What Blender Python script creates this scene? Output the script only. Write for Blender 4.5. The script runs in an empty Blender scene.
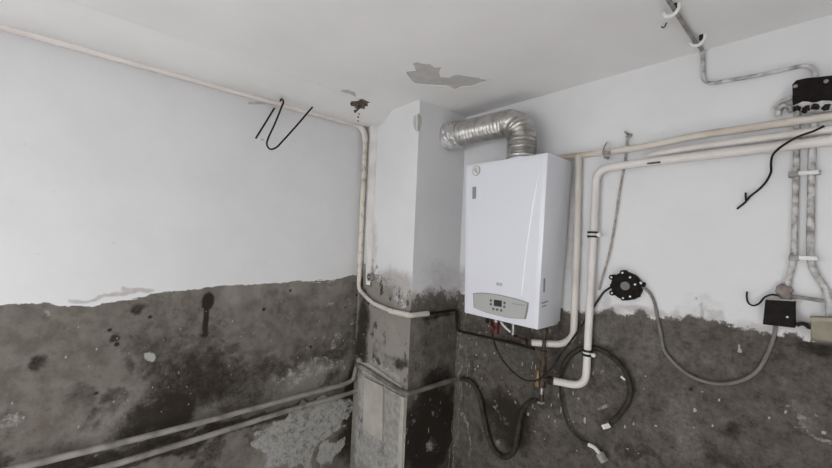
import bpy, bmesh, math, random
import numpy as np
from mathutils import Vector, Matrix

random.seed(7); RNG = np.random.default_rng(11)
S = bpy.context.scene; COL = S.collection
PI = math.pi

# ------------------------------------------------------------ camera, world, light, exposure
# room frame: the corner behind the column is (0,0); wall_left is x=0, wall_right is y=0, floor z=0
CX, CY, CZ = 1.868, -1.58, 1.70
CEIL = 2.40
F = 366.6
roll, pitch, yaw = .04348, .01114, .73072
fwd = Vector((-math.cos(yaw)*math.cos(pitch), math.sin(yaw)*math.cos(pitch), math.sin(pitch)))
rt = fwd.cross(Vector((0, 0, 1))).normalized(); upv = rt.cross(fwd)
R2 = rt*math.cos(roll)+upv*math.sin(roll); U2 = -rt*math.sin(roll)+upv*math.cos(roll)
cam = bpy.data.objects.new('camera', bpy.data.cameras.new('camera')); COL.objects.link(cam)
cam.matrix_world = Matrix(((R2.x, U2.x, -fwd.x, CX), (R2.y, U2.y, -fwd.y, CY), (R2.z, U2.z, -fwd.z, CZ), (0, 0, 0, 1)))
cam.data.sensor_width = 36; cam.data.lens = 36*F/832; cam.data.clip_start = .02
S.camera = cam
w = bpy.data.worlds.new('world'); S.world = w; w.use_nodes = True
w.node_tree.nodes['Background'].inputs[0].default_value = (.78, .86, 1, 1)
w.node_tree.nodes['Background'].inputs[1].default_value = .6
def area(name, loc, target, sx, sy, power, color):
    l = bpy.data.lights.new(name, 'AREA'); l.shape = 'RECTANGLE'; l.size = sx; l.size_y = sy; l.energy = power; l.color = color
    o = bpy.data.objects.new(name, l); COL.objects.link(o); o.location = loc
    o.rotation_euler = (Vector(target)-Vector(loc)).to_track_quat('-Z', 'Y').to_euler(); return o
area('window_daylight', (1.15, -3.25, 1.5), (1.1, -1.5, .5), 1.6, 1.1, 31, (.985, .99, 1))
area('side_fill', (3.33, -2.6, 1.2), (0, -1.2, 1.6), 1.2, .8, 20, (.98, .99, 1))  # added fill lamp; the far right wall has no window
sun = bpy.data.objects.new('sun', bpy.data.lights.new('sun', 'SUN')); COL.objects.link(sun); sun.data.energy = 17; sun.data.angle = .01; sun.data.color = (1, .98, .95)
sun.rotation_euler = Vector((.4, 1.5, -1.5)).to_track_quat('-Z', 'Y').to_euler()   # added for upward bounce off the unseen floor, entering by the back window
S.view_settings.view_transform = 'Standard'; S.view_settings.look = 'None'
S.view_settings.gamma = 1; S.view_settings.use_curve_mapping = False
S.view_settings.exposure = 0.0

# ------------------------------------------------------------ surveying: a sight line meets a real plane of the room
CV = Vector((CX, CY, CZ))
def sight(x, y): return R2*((x-416)/F)-U2*((y-234)/F)+fwd
def onR(x, y, off=0):      # plane parallel to wall_right, off metres in front of it
    d = sight(x, y); return CV+d*((-off-CY)/d.y)
def onL(x, y, off=0):      # plane parallel to wall_left
    d = sight(x, y); return CV+d*((off-CX)/d.x)
def onC(x, y, off=0):      # below the ceiling
    d = sight(x, y); return CV+d*((CEIL-off-CZ)/d.z)
KX, KY = .488, -.355       # column: x 0..KX, y KY..0
def onKL(x, y, off=0): return onR(x, y, off-KY)
def onKR(x, y, off=0): return onL(x, y, KX+off)

# ------------------------------------------------------------ materials
def mat(name, col, rough=.6, metal=0, var=.0, vscale=20, col2=None, bump=0, bscale=60, spec=.5, emit=None):
    m = bpy.data.materials.new(name); m.use_nodes = True; nt = m.node_tree; b = nt.nodes['Principled BSDF']
    b.inputs['Roughness'].default_value = rough; b.inputs['Metallic'].default_value = metal
    b.inputs['Specular IOR Level'].default_value = spec
    b.inputs['Base Color'].default_value = (*col, 1)
    tc = nt.nodes.new('ShaderNodeTexCoord')
    if col2:
        n = nt.nodes.new('ShaderNodeTexNoise'); n.inputs['Scale'].default_value = vscale; n.inputs['Detail'].default_value = 6
        nt.links.new(tc.outputs['Object'], n.inputs['Vector'])
        r = nt.nodes.new('ShaderNodeValToRGB'); r.color_ramp.elements[0].position = .5-.18+var; r.color_ramp.elements[1].position = .5+.12+var
        r.color_ramp.elements[0].color = (*col2, 1); r.color_ramp.elements[1].color = (*col, 1)
        nt.links.new(n.outputs['Fac'], r.inputs['Fac']); nt.links.new(r.outputs['Color'], b.inputs['Base Color'])
    if bump:
        n2 = nt.nodes.new('ShaderNodeTexNoise'); n2.inputs['Scale'].default_value = bscale; n2.inputs['Detail'].default_value = 5
        nt.links.new(tc.outputs['Object'], n2.inputs['Vector'])
        bp = nt.nodes.new('ShaderNodeBump'); bp.inputs['Strength'].default_value = bump; bp.inputs['Distance'].default_value = .004
        nt.links.new(n2.outputs['Fac'], bp.inputs['Height']); nt.links.new(bp.outputs['Normal'], b.inputs['Normal'])
    return m
M = dict(
 ceil=mat('ceiling_paint', (.78, .77, .765), .85, col2=(.73, .72, .715), vscale=3, bump=.35, bscale=14),
 plaster=mat('bare_plaster', (.50, .485, .465), .95, col2=(.43, .415, .40), vscale=25, bump=.3, bscale=60),
 plaster2=mat('pale_plaster', (.45, .43, .39), .9, col2=(.36, .34, .30), vscale=12, bump=.3, bscale=60),
 dark=mat('dark_hole', (.035, .028, .022), .95, col2=(.12, .09, .07), vscale=60, var=.12, bump=.6, bscale=90),
 white=mat('boiler_enamel', (.68, .69, .735), .28, spec=.5),
 frame=mat('boiler_back_frame', (.66, .66, .66), .5),
 grey=mat('control_panel_grey', (.40, .40, .39), .4),
 edge=mat('panel_edge_grey', (.22, .22, .22), .4),
 lcd=mat('lcd', (.035, .04, .04), .15),
 btn=mat('button_dark', (.09, .09, .09), .5),
 ink=mat('grey_ink', (.25, .25, .27), .5),
 silver=mat('silver_sticker', (.5, .5, .5), .35, .5),
 alu=mat('aluminium_duct', (.60, .585, .56), .33, .9, col2=(.42, .405, .385), vscale=30, bump=.4, bscale=80),
 foil=mat('foil_tape', (.66, .655, .65), .38, .85, col2=(.45, .44, .43), vscale=28, bump=1, bscale=70),
 pipe=mat('painted_pipe_cream', (.62, .585, .54), .5, col2=(.54, .50, .45), vscale=9, bump=.35, bscale=70),
 pipeW=mat('painted_pipe_white', (.68, .65, .625), .5, col2=(.60, .56, .53), vscale=9, bump=.3, bscale=70),
 pipeA=mat('painted_pipe_worn', (.60, .56, .50), .55, col2=(.33, .24, .17), vscale=5, var=-.06, bump=.5, bscale=60),
 pipeP=mat('painted_pipe_pinkish', (.70, .645, .62), .6, col2=(.63, .57, .54), vscale=7, bump=.4, bscale=60),
 pipeG=mat('scuffed_grey_pipe', (.29, .27, .245), .6, col2=(.15, .135, .12), vscale=14, bump=.5, bscale=60),
 pipeD=mat('dirty_pipe', (.20, .185, .165), .65, col2=(.09, .08, .07), vscale=14, bump=.5, bscale=60),
 rust=mat('rusty_pipe', (.03, .022, .017), .8, .1, spec=.2, col2=(.015, .011, .008), vscale=40, bump=.6, bscale=90),
 brass=mat('brass', (.30, .20, .09), .45, .6, col2=(.10, .07, .035), vscale=60, bump=.3, bscale=90),
 copper=mat('tarnished_copper', (.095, .066, .045), .55, .4, col2=(.025, .018, .013), vscale=60, bump=.3, bscale=90),
 steel=mat('steel', (.5, .49, .47), .35, .9, col2=(.3, .29, .28), vscale=60),
 red=mat('red_plastic', (.13, .015, .015), .5, col2=(.05, .01, .01), vscale=50),
 rubber=mat('black_rubber', (.012, .011, .010), .6, spec=.2, col2=(.035, .032, .03), vscale=60),
 hose=mat('dusty_black_hose', (.046, .040, .034), .7, spec=.2, col2=(.020, .017, .014), vscale=40),
 iron=mat('black_iron', (.022, .018, .016), .7, .1, spec=.2, col2=(.012, .010, .009), vscale=90),
 bake=mat('black_bakelite', (.007, .005, .0045), .6, spec=.12, col2=(.014, .010, .008), vscale=60),
 conduit=mat('painted_over_conduit', (.56, .55, .54), .6, col2=(.17, .16, .15), vscale=45, var=-.03, bump=.6, bscale=90),
 conduitD=mat('grey_conduit', (.32, .305, .29), .55, col2=(.16, .15, .14), vscale=45, bump=.5, bscale=90),
 cable=mat('grey_cable', (.19, .18, .165), .6, col2=(.13, .12, .11), vscale=30),
 string=mat('dirty_string', (.40, .37, .34), .8, col2=(.24, .21, .19), vscale=60),
 wplast=mat('white_plastic', (.74, .74, .73), .45, col2=(.62, .62, .6), vscale=60),
 beige=mat('beige_box', (.27, .24, .18), .6, col2=(.19, .17, .13), vscale=30, bump=.3, bscale=60),
 floor=mat('concrete_floor', (.58, .57, .56), .85, col2=(.50, .49, .48), vscale=4, bump=.4, bscale=20),
)

def wall_material():
    m = bpy.data.materials.new('wall_paint_and_cement'); m.use_nodes = True; nt = m.node_tree; L = nt.links.new
    b = nt.nodes['Principled BSDF']; tc = nt.nodes.new('ShaderNodeTexCoord')
    def noise(s, d=6, r=.6):
        n = nt.nodes.new('ShaderNodeTexNoise'); n.inputs['Scale'].default_value = s; n.inputs['Detail'].default_value = d; n.inputs['Roughness'].default_value = r
        L(tc.outputs['Object'], n.inputs['Vector']); return n.outputs['Fac']
    def attr(n): a = nt.nodes.new('ShaderNodeAttribute'); a.attribute_name = n; return a.outputs['Fac']
    def math_(op, a, c, e=None):
        n = nt.nodes.new('ShaderNodeMath'); n.operation = op
        for i, v in enumerate((a, c, e)):
            if v is None: continue
            if isinstance(v, (int, float)): n.inputs[i].default_value = v
            else: L(v, n.inputs[i])
        return n.outputs[0]
    def step(x, lo, hi):
        n = nt.nodes.new('ShaderNodeMapRange'); n.interpolation_type = 'SMOOTHSTEP'; L(x, n.inputs[0]); n.inputs[1].default_value = lo; n.inputs[2].default_value = hi; return n.outputs[0]
    def mix(f, a, c):
        n = nt.nodes.new('ShaderNodeMix'); n.data_type = 'RGBA'
        if isinstance(f, float): n.inputs[0].default_value = f
        else: L(f, n.inputs[0])
        for i, v in ((6, a), (7, c)):
            if isinstance(v, tuple): n.inputs[i].default_value = (*v, 1)
            else: L(v, n.inputs[i])
        return n.outputs[2]
    fine = noise(90, 5, .7); med = noise(16, 6); big = noise(3.5, 4); mid = noise(30, 6, .7)
    def edged(name, amt, lo, hi):
        a = attr(name); p = math_('MULTIPLY_ADD', math_('SUBTRACT', fine, .5), amt, a); p = math_('MULTIPLY_ADD', math_('SUBTRACT', mid, .5), amt*1.6, p); return step(p, lo, hi)
    white = mix(step(big, .35, .65), (.695, .695, .703), (.665, .665, .673))
    cem = mix(step(med, .3, .7), (.120, .106, .092), (.180, .166, .147))
    cem = mix(math_('MULTIPLY', step(mid, .52, .66), .35), cem, (.085, .073, .062))
    cem = mix(math_('MULTIPLY', step(noise(9, 6, .65), .56, .66), .30), cem, (.205, .192, .172))
    cem = mix(math_('MULTIPLY', step(attr('tone'), 0, 1), .85), cem, (.285, .268, .24))
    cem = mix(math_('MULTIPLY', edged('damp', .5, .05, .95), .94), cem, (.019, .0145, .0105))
    cem = mix(math_('MULTIPLY', edged('lime', .8, .3, .75), .85), cem, (.40, .40, .385))
    cem = mix(math_('MULTIPLY', step(noise(180, 2), .62, .75), .25), cem, (.06, .05, .045))
    grime = mix(math_('MULTIPLY', edged('grime', .35, .05, .95), .9), white, (.34, .315, .30))
    pm = edged('paint', .45, .40, .56)
    col = mix(pm, cem, grime)
    L(col, b.inputs['Base Color']); b.inputs['Roughness'].default_value = .85; b.inputs['Specular IOR Level'].default_value = .12
    h = math_('ADD', math_('MULTIPLY', pm, .5), math_('MULTIPLY', med, math_('MULTIPLY_ADD', pm, -.55, .75)))
    h = math_('ADD', h, math_('MULTIPLY', fine, math_('MULTIPLY_ADD', pm, -.25, .35)))
    bp = nt.nodes.new('ShaderNodeBump'); bp.inputs['Strength'].default_value = .55; bp.inputs['Distance'].default_value = .004
    L(h, bp.inputs['Height']); L(bp.outputs['Normal'], b.inputs['Normal'])
    return m
M['wall'] = wall_material()

# ------------------------------------------------------------ mesh helpers
def link(name, bm, m, parent=None, smooth=True):
    me = bpy.data.meshes.new(name); bmesh.ops.recalc_face_normals(bm, faces=bm.faces); bm.to_mesh(me); bm.free()
    o = bpy.data.objects.new(name, me); COL.objects.link(o)
    if m: me.materials.append(M[m] if isinstance(m, str) else m)
    if smooth:
        for p in me.polygons: p.use_smooth = True
        try: me.set_sharp_from_angle(angle=math.radians(38))
        except Exception: pass
    if parent is not None:
        o.parent = parent; o.matrix_parent_inverse = Matrix.Translation(parent.location).inverted()
    return o
def tag(o, label, cat, group=None, kind=None):
    o['label'] = label; o['category'] = cat
    if group: o['group'] = group
    if kind: o['kind'] = kind
    return o
def thing(name, loc, label, cat, group=None):
    o = bpy.data.objects.new(name, None); o.empty_display_size = .05; COL.objects.link(o); o.location = loc
    return tag(o, label, cat, group)
def struct(o): o['kind'] = 'structure'; return o
def box(bm, lo, hi, bev=0, mtx=None):
    r = bmesh.ops.create_cube(bm, size=1); vs = r['verts']
    for v in vs:
        v.co = Vector([lo[i]+(v.co[i]+.5)*(hi[i]-lo[i]) for i in range(3)])
    if mtx: bmesh.ops.transform(bm, matrix=mtx, verts=vs)
    if bev:
        es = list({e for v in vs for e in v.link_edges}); bmesh.ops.bevel(bm, geom=es, offset=bev, segments=2, affect='EDGES', profile=.5)
    return bm
def cyl(bm, a, b, r, seg=20, r2=None):
    a = Vector(a); b = Vector(b); d = b-a
    mt = Matrix.Translation((a+b)/2) @ d.to_track_quat('Z', 'Y').to_matrix().to_4x4()
    bmesh.ops.create_cone(bm, cap_ends=True, segments=seg, radius1=r, radius2=r if r2 is None else r2, depth=d.length, matrix=mt); return bm
def spline(pts, step=.008):
    P = [Vector(p) for p in pts]
    if len(P) < 3: P = [P[0], (P[0]+P[1])/2, P[1]]
    P = [P[0]*2-P[1]]+P+[P[-1]*2-P[-2]]; out = []
    for i in range(1, len(P)-2):
        p0, p1, p2, p3 = P[i-1:i+3]
        def kn(a, b): return max((b-a).length, 1e-5)**.5
        t0 = 0; t1 = t0+kn(p0, p1); t2 = t1+kn(p1, p2); t3 = t2+kn(p2, p3)
        n = max(2, int((p2-p1).length/step))
        for k in range(n):
            t = t1+(t2-t1)*k/n
            A1 = p0*((t1-t)/(t1-t0))+p1*((t-t0)/(t1-t0)); A2 = p1*((t2-t)/(t2-t1))+p2*((t-t1)/(t2-t1)); A3 = p2*((t3-t)/(t3-t2))+p3*((t-t2)/(t3-t2))
            B1 = A1*((t2-t)/(t2-t0))+A2*((t-t0)/(t2-t0)); B2 = A2*((t3-t)/(t3-t1))+A3*((t-t1)/(t3-t1))
            out.append(B1*((t2-t)/(t2-t1))+B2*((t-t1)/(t2-t1)))
    out.append(P[-2]); return out
def fillet(pts, rad=.04, n=8):
    """polyline with rounded bends, like a bent pipe"""
    P = [Vector(p) for p in pts]; out = [P[0]]
    for i in range(1, len(P)-1):
        a, b, c = P[i-1], P[i], P[i+1]; u = (a-b); v = (c-b)
        r = min(rad, u.length*.48, v.length*.48); s = b+u.normalized()*r; e = b+v.normalized()*r
        for k in range(n+1):
            t = k/n; out.append(s*(1-t)**2+b*2*t*(1-t)+e*t*t)
    out.append(P[-1]); return out
def sweep(bm, path, r, seg=14, wob=0, rfun=None):
    path = [p for i, p in enumerate(path) if i == 0 or (p-path[i-1]).length > 1e-5]
    T = []
    for i in range(len(path)):
        a = path[max(0, i-1)]; b = path[min(len(path)-1, i+1)]; T.append((b-a).normalized())
    n = T[0].orthogonal().normalized(); rings = []; L = 0
    for i, p in enumerate(path):
        if i: 
            L += (p-path[i-1]).length; q = T[i-1].rotation_difference(T[i]); n = q @ n
        n = (n-T[i]*n.dot(T[i])).normalized(); b = T[i].cross(n)
        rr = (rfun(L) if rfun else r)
        ring = []
        for k in range(seg):
            a = 2*PI*k/seg; q = rr*(1+(random.uniform(-wob, wob) if wob else 0))
            ring.append(bm.verts.new(p+n*math.cos(a)*q+b*math.sin(a)*q))
        rings.append(ring)
    for i in range(len(rings)-1):
        for k in range(seg): bm.faces.new((rings[i][k], rings[i][(k+1) % seg], rings[i+1][(k+1) % seg], rings[i+1][k]))
    bm.faces.new(rings[0][::-1]); bm.faces.new(rings[-1]); return bm
def tube(name, path, r, m, parent=None, seg=14, wob=0, rfun=None):
    return link(name, sweep(bmesh.new(), path, r, seg, wob, rfun), m, parent)
def dense(path, step=.02):
    out = []
    for a, b in zip(path, path[1:]):
        n = max(1, int((b-a).length/step)); out += [a.lerp(b, k/n) for k in range(n)]
    return out+[path[-1]]
def prism(bm, pts, thick):
    """closed outline of points, given depth along vector thick"""
    vs = [bm.verts.new(p) for p in pts]; f = bm.faces.new(vs)
    r = bmesh.ops.extrude_face_region(bm, geom=[f]); nv = [g for g in r['geom'] if isinstance(g, bmesh.types.BMVert)]
    bmesh.ops.translate(bm, vec=thick, verts=nv); bmesh.ops.triangulate(bm, faces=[f for f in bm.faces if len(f.verts) > 4]); return bm
def rag(pts, n=5, amp=.004):
    """roughen an outline in its own plane"""
    out = []
    for a, b in zip(pts, pts[1:]+pts[:1]):
        e = b-a
        for k in range(n):
            p = a+e*(k/n)
            if k: p = p+Vector([random.uniform(-amp, amp) if abs(q) > 1e-4 else 0 for q in (e.x or 0, e.y, e.z)])
            out.append(p)
    return out
def text_mesh(name, s, size, mtx, m, parent, ext=.0004):
    cu = bpy.data.curves.new(name, 'FONT'); cu.body = s; cu.size = size; cu.extrude = ext; cu.align_x = 'CENTER'; cu.align_y = 'CENTER'
    t = bpy.data.objects.new(name, cu); COL.objects.link(t); bpy.context.view_layer.update()
    me = bpy.data.meshes.new_from_object(t.evaluated_get(bpy.context.evaluated_depsgraph_get()))
    COL.objects.unlink(t); bpy.data.objects.remove(t)
    bm = bmesh.new(); bm.from_mesh(me); bm.transform(mtx); return link(name, bm, m, parent, smooth=False)

# ------------------------------------------------------------ weathered walls: masks per vertex, with some shade painted in
def vnoise(u, v, s, seed):
    r = np.random.default_rng(seed); G = r.random((257, 257)); x = u*s; y = v*s
    xi = np.floor(x).astype(int); yi = np.floor(y).astype(int); fx = x-xi; fy = y-yi; fx = fx*fx*(3-2*fx); fy = fy*fy*(3-2*fy)
    g = lambda a, b: G[a % 257, b % 257]
    return (g(xi, yi)*(1-fx)+g(xi+1, yi)*fx)*(1-fy)+(g(xi, yi+1)*(1-fx)+g(xi+1, yi+1)*fx)*fy
def fbm(u, v, s, seed, o=5):
    t = 0; a = .5; n = 0
    for k in range(o): t = t+a*vnoise(u+k*3.1, v+k*1.7, s*2**k, seed+k); n += a; a *= .55
    return t/n
def ss(x, a, b): t = np.clip((x-a)/(b-a), 0, 1); return t*t*(3-2*t)
class Wall:
    """grid of wall points; u runs along the wall, v is height"""
    def __init__(s, name, us, vs, origin, ud, proj, seed):
        s.name = name; s.us = us; s.vs = vs; s.o = Vector(origin); s.ud = Vector(ud); s.proj = proj; s.seed = seed
        s.U, s.V = np.meshgrid(us, vs); U, V = s.U, s.V
        s.wu = (fbm(U, V, 9, seed+50)-.5); s.wv = (fbm(U, V, 9, seed+70)-.5)
        s.paint = np.zeros_like(U); s.tone = np.zeros_like(U); s.damp = np.zeros_like(U); s.lime = np.zeros_like(U); s.grime = np.zeros_like(U)
    def uv(s, x, y):
        p = s.proj(x, y)-s.o; return p.dot(s.ud), p.z
    def boundary(s, pts, soft=.012, amp=.05):
        q = [s.uv(*p) for p in pts]; q.sort(); a = np.array(q)
        zb = np.interp(s.U, a[:, 0], a[:, 1]) + (fbm(s.U, s.V, 7, s.seed+5)-.5)*amp + (fbm(s.U, s.V*.3, 30, s.seed+9)-.5)*amp*.7
        s.d = s.V-zb; s.paint = np.clip(.5+s.d/soft*.5, 0, 1)
    def blob(s, arr, x, y, rx, ry, amt=1, warp=.06, hard=.35, mode='max'):
        u0, v0 = s.uv(x, y); u1, _ = s.uv(x+rx, y); _, v1 = s.uv(x, y+ry); a = abs(u1-u0); b = abs(v1-v0)
        d = np.hypot((s.U-u0+s.wu*warp)/a, (s.V-v0+s.wv*warp)/b); k = amt*(1-ss(d, hard, 1.15))
        arr[:] = np.maximum(arr, k) if mode == 'max' else np.clip(arr-k, 0, 1)
    def poly(s, arr, pts, amt=1, warp=.06, mode='max', blur=2):
        q = [s.uv(*p) for p in pts]; X = s.U+s.wu*warp; Y = s.V+s.wv*warp; ins = np.zeros(X.shape, bool)
        for (x1, y1), (x2, y2) in zip(q, q[1:]+q[:1]):
            c = ((y1 > Y) != (y2 > Y)) & (X < (x2-x1)*(Y-y1)/(y2-y1+1e-12)+x1); ins ^= c
        k = ins.astype(float)
        for _ in range(blur):
            k[1:-1, 1:-1] = (k[1:-1, 1:-1]*2+k[:-2, 1:-1]+k[2:, 1:-1]+k[1:-1, :-2]+k[1:-1, 2:])/6
        arr[:] = np.maximum(arr, k*amt) if mode == 'max' else np.clip(arr-k*amt, 0, 1)
    def stroke(s, arr, a, b, w, amt=1, warp=.01):
        (u0, v0), (u1, v1) = s.uv(*a), s.uv(*b); e = np.array([u1-u0, v1-v0]); L2 = (e**2).sum()+1e-9
        X = s.U+s.wu*warp; Y = s.V+s.wv*warp
        t = np.clip(((X-u0)*e[0]+(Y-v0)*e[1])/L2, 0, 1); d = np.hypot(X-u0-t*e[0], Y-v0-t*e[1])
        arr[:] = np.maximum(arr, amt*(1-ss(d, w*.4, w)))
    def specks(s, arr, n, umin, umax, vmin, vmax, r0=.002, r1=.006, streak=0, amt=1):
        for _ in range(n):
            u = random.uniform(umin, umax); v = random.uniform(vmin, vmax); r = random.uniform(r0, r1); h = r*(1+random.random()*streak)
            iu = np.searchsorted(s.us, u); iv = np.searchsorted(s.vs, v); k = int(max(r, h)/.004)+2
            sl = (slice(max(0, iv-k), iv+k), slice(max(0, iu-k), iu+k))
            d = np.hypot((s.U[sl]-u)/r, (s.V[sl]-v)/h); arr[sl] = np.maximum(arr[sl], amt*(1-ss(d, .5, 1.3)))
    def mesh(s, nrm, parent=None):
        nv, nu = s.U.shape; n = Vector(nrm)
        rel = (fbm(s.U, s.V, 3, s.seed+90)-.5)*.006*(1-s.damp*0)   # slightly uneven plaster
        ed = np.minimum.reduce([s.U-s.us[0], s.us[-1]-s.U, s.vs[-1]-s.V]); rel = rel*np.clip(ed/.06, 0, 1)
        co = np.empty((nv*nu, 3)); 
        for i in range(3): co[:, i] = (s.o[i]+s.U*s.ud[i]+rel*n[i]+(s.V if i == 2 else 0)).ravel()
        idx = np.arange(nv*nu).reshape(nv, nu); fl = s.ud.cross(Vector((0, 0, 1))).dot(n) > 0
        q = np.stack([idx[:-1, :-1], idx[:-1, 1:], idx[1:, 1:], idx[1:, :-1]], -1).reshape(-1, 4)
        if not fl: q = q[:, ::-1]
        me = bpy.data.meshes.new(s.name); me.vertices.add(len(co)); me.vertices.foreach_set('co', co.ravel())
        me.loops.add(q.size); me.loops.foreach_set('vertex_index', q.ravel().astype(np.int32))
        me.polygons.add(len(q)); me.polygons.foreach_set('loop_start', np.arange(0, q.size, 4, dtype=np.int32)); me.polygons.foreach_set('loop_total', np.full(len(q), 4, np.int32))
        me.update(calc_edges=True); me.validate()
        me.polygons.foreach_set('use_smooth', np.ones(len(q), bool))
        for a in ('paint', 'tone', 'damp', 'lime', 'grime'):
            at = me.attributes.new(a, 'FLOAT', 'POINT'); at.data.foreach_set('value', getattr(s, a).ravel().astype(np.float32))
        me.materials.append(M['wall']); o = bpy.data.objects.new(s.name, me); COL.objects.link(o)
        if parent: o.parent = parent
        return o
def grid(a, b, st, far=None, fstep=.08):
    g = list(np.arange(a, b, st))+[b]
    if far: g += list(np.arange(b+fstep, far, fstep))+[far]
    return np.array(g)
Z = np.array(list(np.arange(0, .4, .05))+list(np.arange(.4, CEIL, .005))+[CEIL])
def base_cement(W):
    U, V = W.U, W.V; s = W.seed
    n1 = fbm(U, V, 3.5, s+1); n2 = fbm(U+W.wu*.2, V+W.wv*.2, 6, s+2); n3 = fbm(U, V*.35, 14, s+3)
    W.tone[:] = ss(n1, .48, .68)*.5+ss(n3, .52, .72)*.22
    W.damp[:] = ss(n2, .52, .70)*.6*ss(1.55-V+ (n1-.5), 0, .5)
    W.lime[:] = ss(fbm(U+W.wu*.1, V, 16, s+4), .66, .74)*.45*ss(fbm(U, V, 2.5, s+6), .45, .6)

# wall_left (x = 0); u = distance from the corner along -y
WL = Wall('wall_left', grid(0, 2.3, .005, 3.3), Z, (0, 0, 0), (0, -1, 0), onL, 100)
base_cement(WL)
WL.boundary([(0, 304), (30, 303), (45, 301), (60, 305), (95, 305), (118, 300), (140, 296), (160, 292), (200, 288), (235, 284), (260, 284), (300, 282), (340, 279), (362, 274)], amp=.022)
for a, b in (((62, 303), (140, 298)), ((75, 300), (135, 294)), ((128, 290), (150, 291)), ((230, 284), (325, 280)), ((305, 284), (335, 280))): WL.stroke(WL.paint, a, (b[0], b[1]), .004, .55, .03)
for a, b in (((70, 298), (130, 292)), ((125, 288), (150, 290)), ((90, 296), (140, 290))): WL.stroke(WL.grime, a, b, .012, .6, .06)
WL.blob(WL.damp, 208, 301, 8, 10, 1, .02, .6); WL.stroke(WL.damp, (207, 305), (205, 334), .017, 1, .01); WL.blob(WL.damp, 205, 335, 6, 5, .9, .02)
WL.blob(WL.damp, 38, 364, 14, 11, .8, .06); WL.blob(WL.damp, 205, 385, 75, 42, .8, .25, .2); WL.blob(WL.damp, 165, 410, 60, 30, .95, .2, .3); WL.blob(WL.damp, 60, 455, 60, 26, .4, .2, .1)
WL.blob(WL.damp, 140, 307, 8, 8, .8); WL.blob(WL.damp, 117, 338, 8, 5, .8); WL.blob(WL.damp, 250, 395, 40, 22, .6, .2, .2); WL.blob(WL.damp, 193, 361, 6, 6, .8, .02)
WL.blob(WL.damp, 82, 395, 20, 18, .45, .1); WL.blob(WL.damp, 128, 365, 8, 12, .55, .06); WL.blob(WL.damp, 347, 440, 14, 26, .9, .12); WL.blob(WL.damp, 300, 350, 25, 20, .25, .2, .1)
WL.blob(WL.damp, 356, 340, 9, 60, .55, .1, .2); WL.blob(WL.damp, 353, 410, 11, 70, .95, .1, .4)
for a, b, w_ in (((20, 478), (180, 438), .05), ((180, 438), (350, 396), .04), ((60, 480), (200, 445), .04)): WL.stroke(WL.damp, a, b, w_, .75, .08)  # shade above and below the two lower pipes, painted as dark bands
WL.blob(WL.lime, 151, 355, 6, 5, .9, .06, .5)
WL.poly(WL.lime, [(256, 430), (275, 418), (300, 408), (330, 399), (352, 394), (356, 404), (345, 418), (333, 432), (330, 446), (318, 452), (312, 470), (264, 470), (266, 448), (258, 442)], .6, .16)
WL.poly(WL.lime, [(277, 380), (290, 362), (322, 352), (345, 356), (340, 372), (305, 384), (286, 392)], .42, .14)
WL.blob(WL.lime, 292, 374, 10, 12, .6, .14, .1)
WL.poly(WL.lime, [(318, 462), (333, 440), (345, 436), (340, 452), (330, 470)], .7, .14)
WL.specks(WL.lime, 130, 0, 1.8, .75, 1.33, .0015, .0035, 1.0, .9); WL.specks(WL.lime, 40, 0, .25, .6, 1.35, .002, .004, 5, .6)
WL.specks(WL.lime, 30, 1.2, 1.45, .95, 1.2, .002, .005, 1, .5)
WL.specks(WL.damp, 14, .1, 1.8, .9, 1.4, .005, .01, 0)
WL.specks(WL.grime, 25, .1, 1.8, 1.5, 2.3, .002, .005, 0, .4)
WL.stroke(WL.grime, (251, 104), (270, 104), .010, .6, .03); WL.blob(WL.grime, 262, 142, 3, 2, .7)
WL.blob(WL.grime, 362, 200, 8, 90, .25, .1, .0)
# the only window opening is in the wall behind the photographer
WR = Wall('wall_right', grid(0, 2.4, .005, 3.4), Z, (0, 0, 0), (1, 0, 0), onR, 200)
base_cement(WR)
WR.boundary([(462, 292), (500, 290), (545, 306), (570, 312), (590, 311), (606, 307), (625, 311), (645, 310), (665, 318), (690, 317), (708, 320), (735, 325), (760, 330), (790, 334), (832, 340)], soft=.05, amp=.045)
WR.damp[:] = np.maximum(WR.damp, .50); WR.tone *= .7
WR.blob(WR.damp, 505, 420, 42, 46, .95, .15, .3); WR.blob(WR.damp, 560, 440, 50, 30, .6, .2, .1); WR.blob(WR.damp, 740, 425, 28, 22, .75, .2, .1)
WR.blob(WR.damp, 812, 350, 30, 14, .85, .12, .2); WR.blob(WR.damp, 640, 450, 40, 24, .75, .2, .1); WR.blob(WR.damp, 480, 325, 30, 14, .6, .1, .2); WR.blob(WR.damp, 560, 325, 16, 16, .6, .1, .2)  # includes darker areas just under the boiler and the beige box
WR.blob(WR.damp, 624, 330, 4, 12, .55, .03); WR.blob(WR.damp, 740, 460, 90, 26, .7, .2, .1); WR.blob(WR.damp, 800, 420, 50, 60, .35, .2, .1); WR.blob(WR.damp, 691, 389, 2.5, 2.5, 1, 0)
WR.blob(WR.damp, 700, 330, 20, 8, .35, .1); WR.blob(WR.damp, 560, 390, 60, 60, .3, .2, .1)
WR.blob(WR.tone, 690, 430, 36, 34, .55, .2, .2); WR.blob(WR.tone, 690, 350, 60, 20, .45, .2, .1); WR.blob(WR.tone, 800, 400, 30, 40, .3, .2, .1); WR.blob(WR.tone, 600, 330, 30, 20, .55, .1)
WR.specks(WR.lime, 80, .49, 1.25, .9, 1.40, .002, .004, 4, .9); WR.specks(WR.lime, 60, .49, 1.9, .8, 1.3, .002, .005, 1); WR.stroke(WR.lime, (598, 409), (608, 405.5), .009, .5)
WR.stroke(WR.lime, (739, 345), (740, 352), .005, 1, 0)
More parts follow.
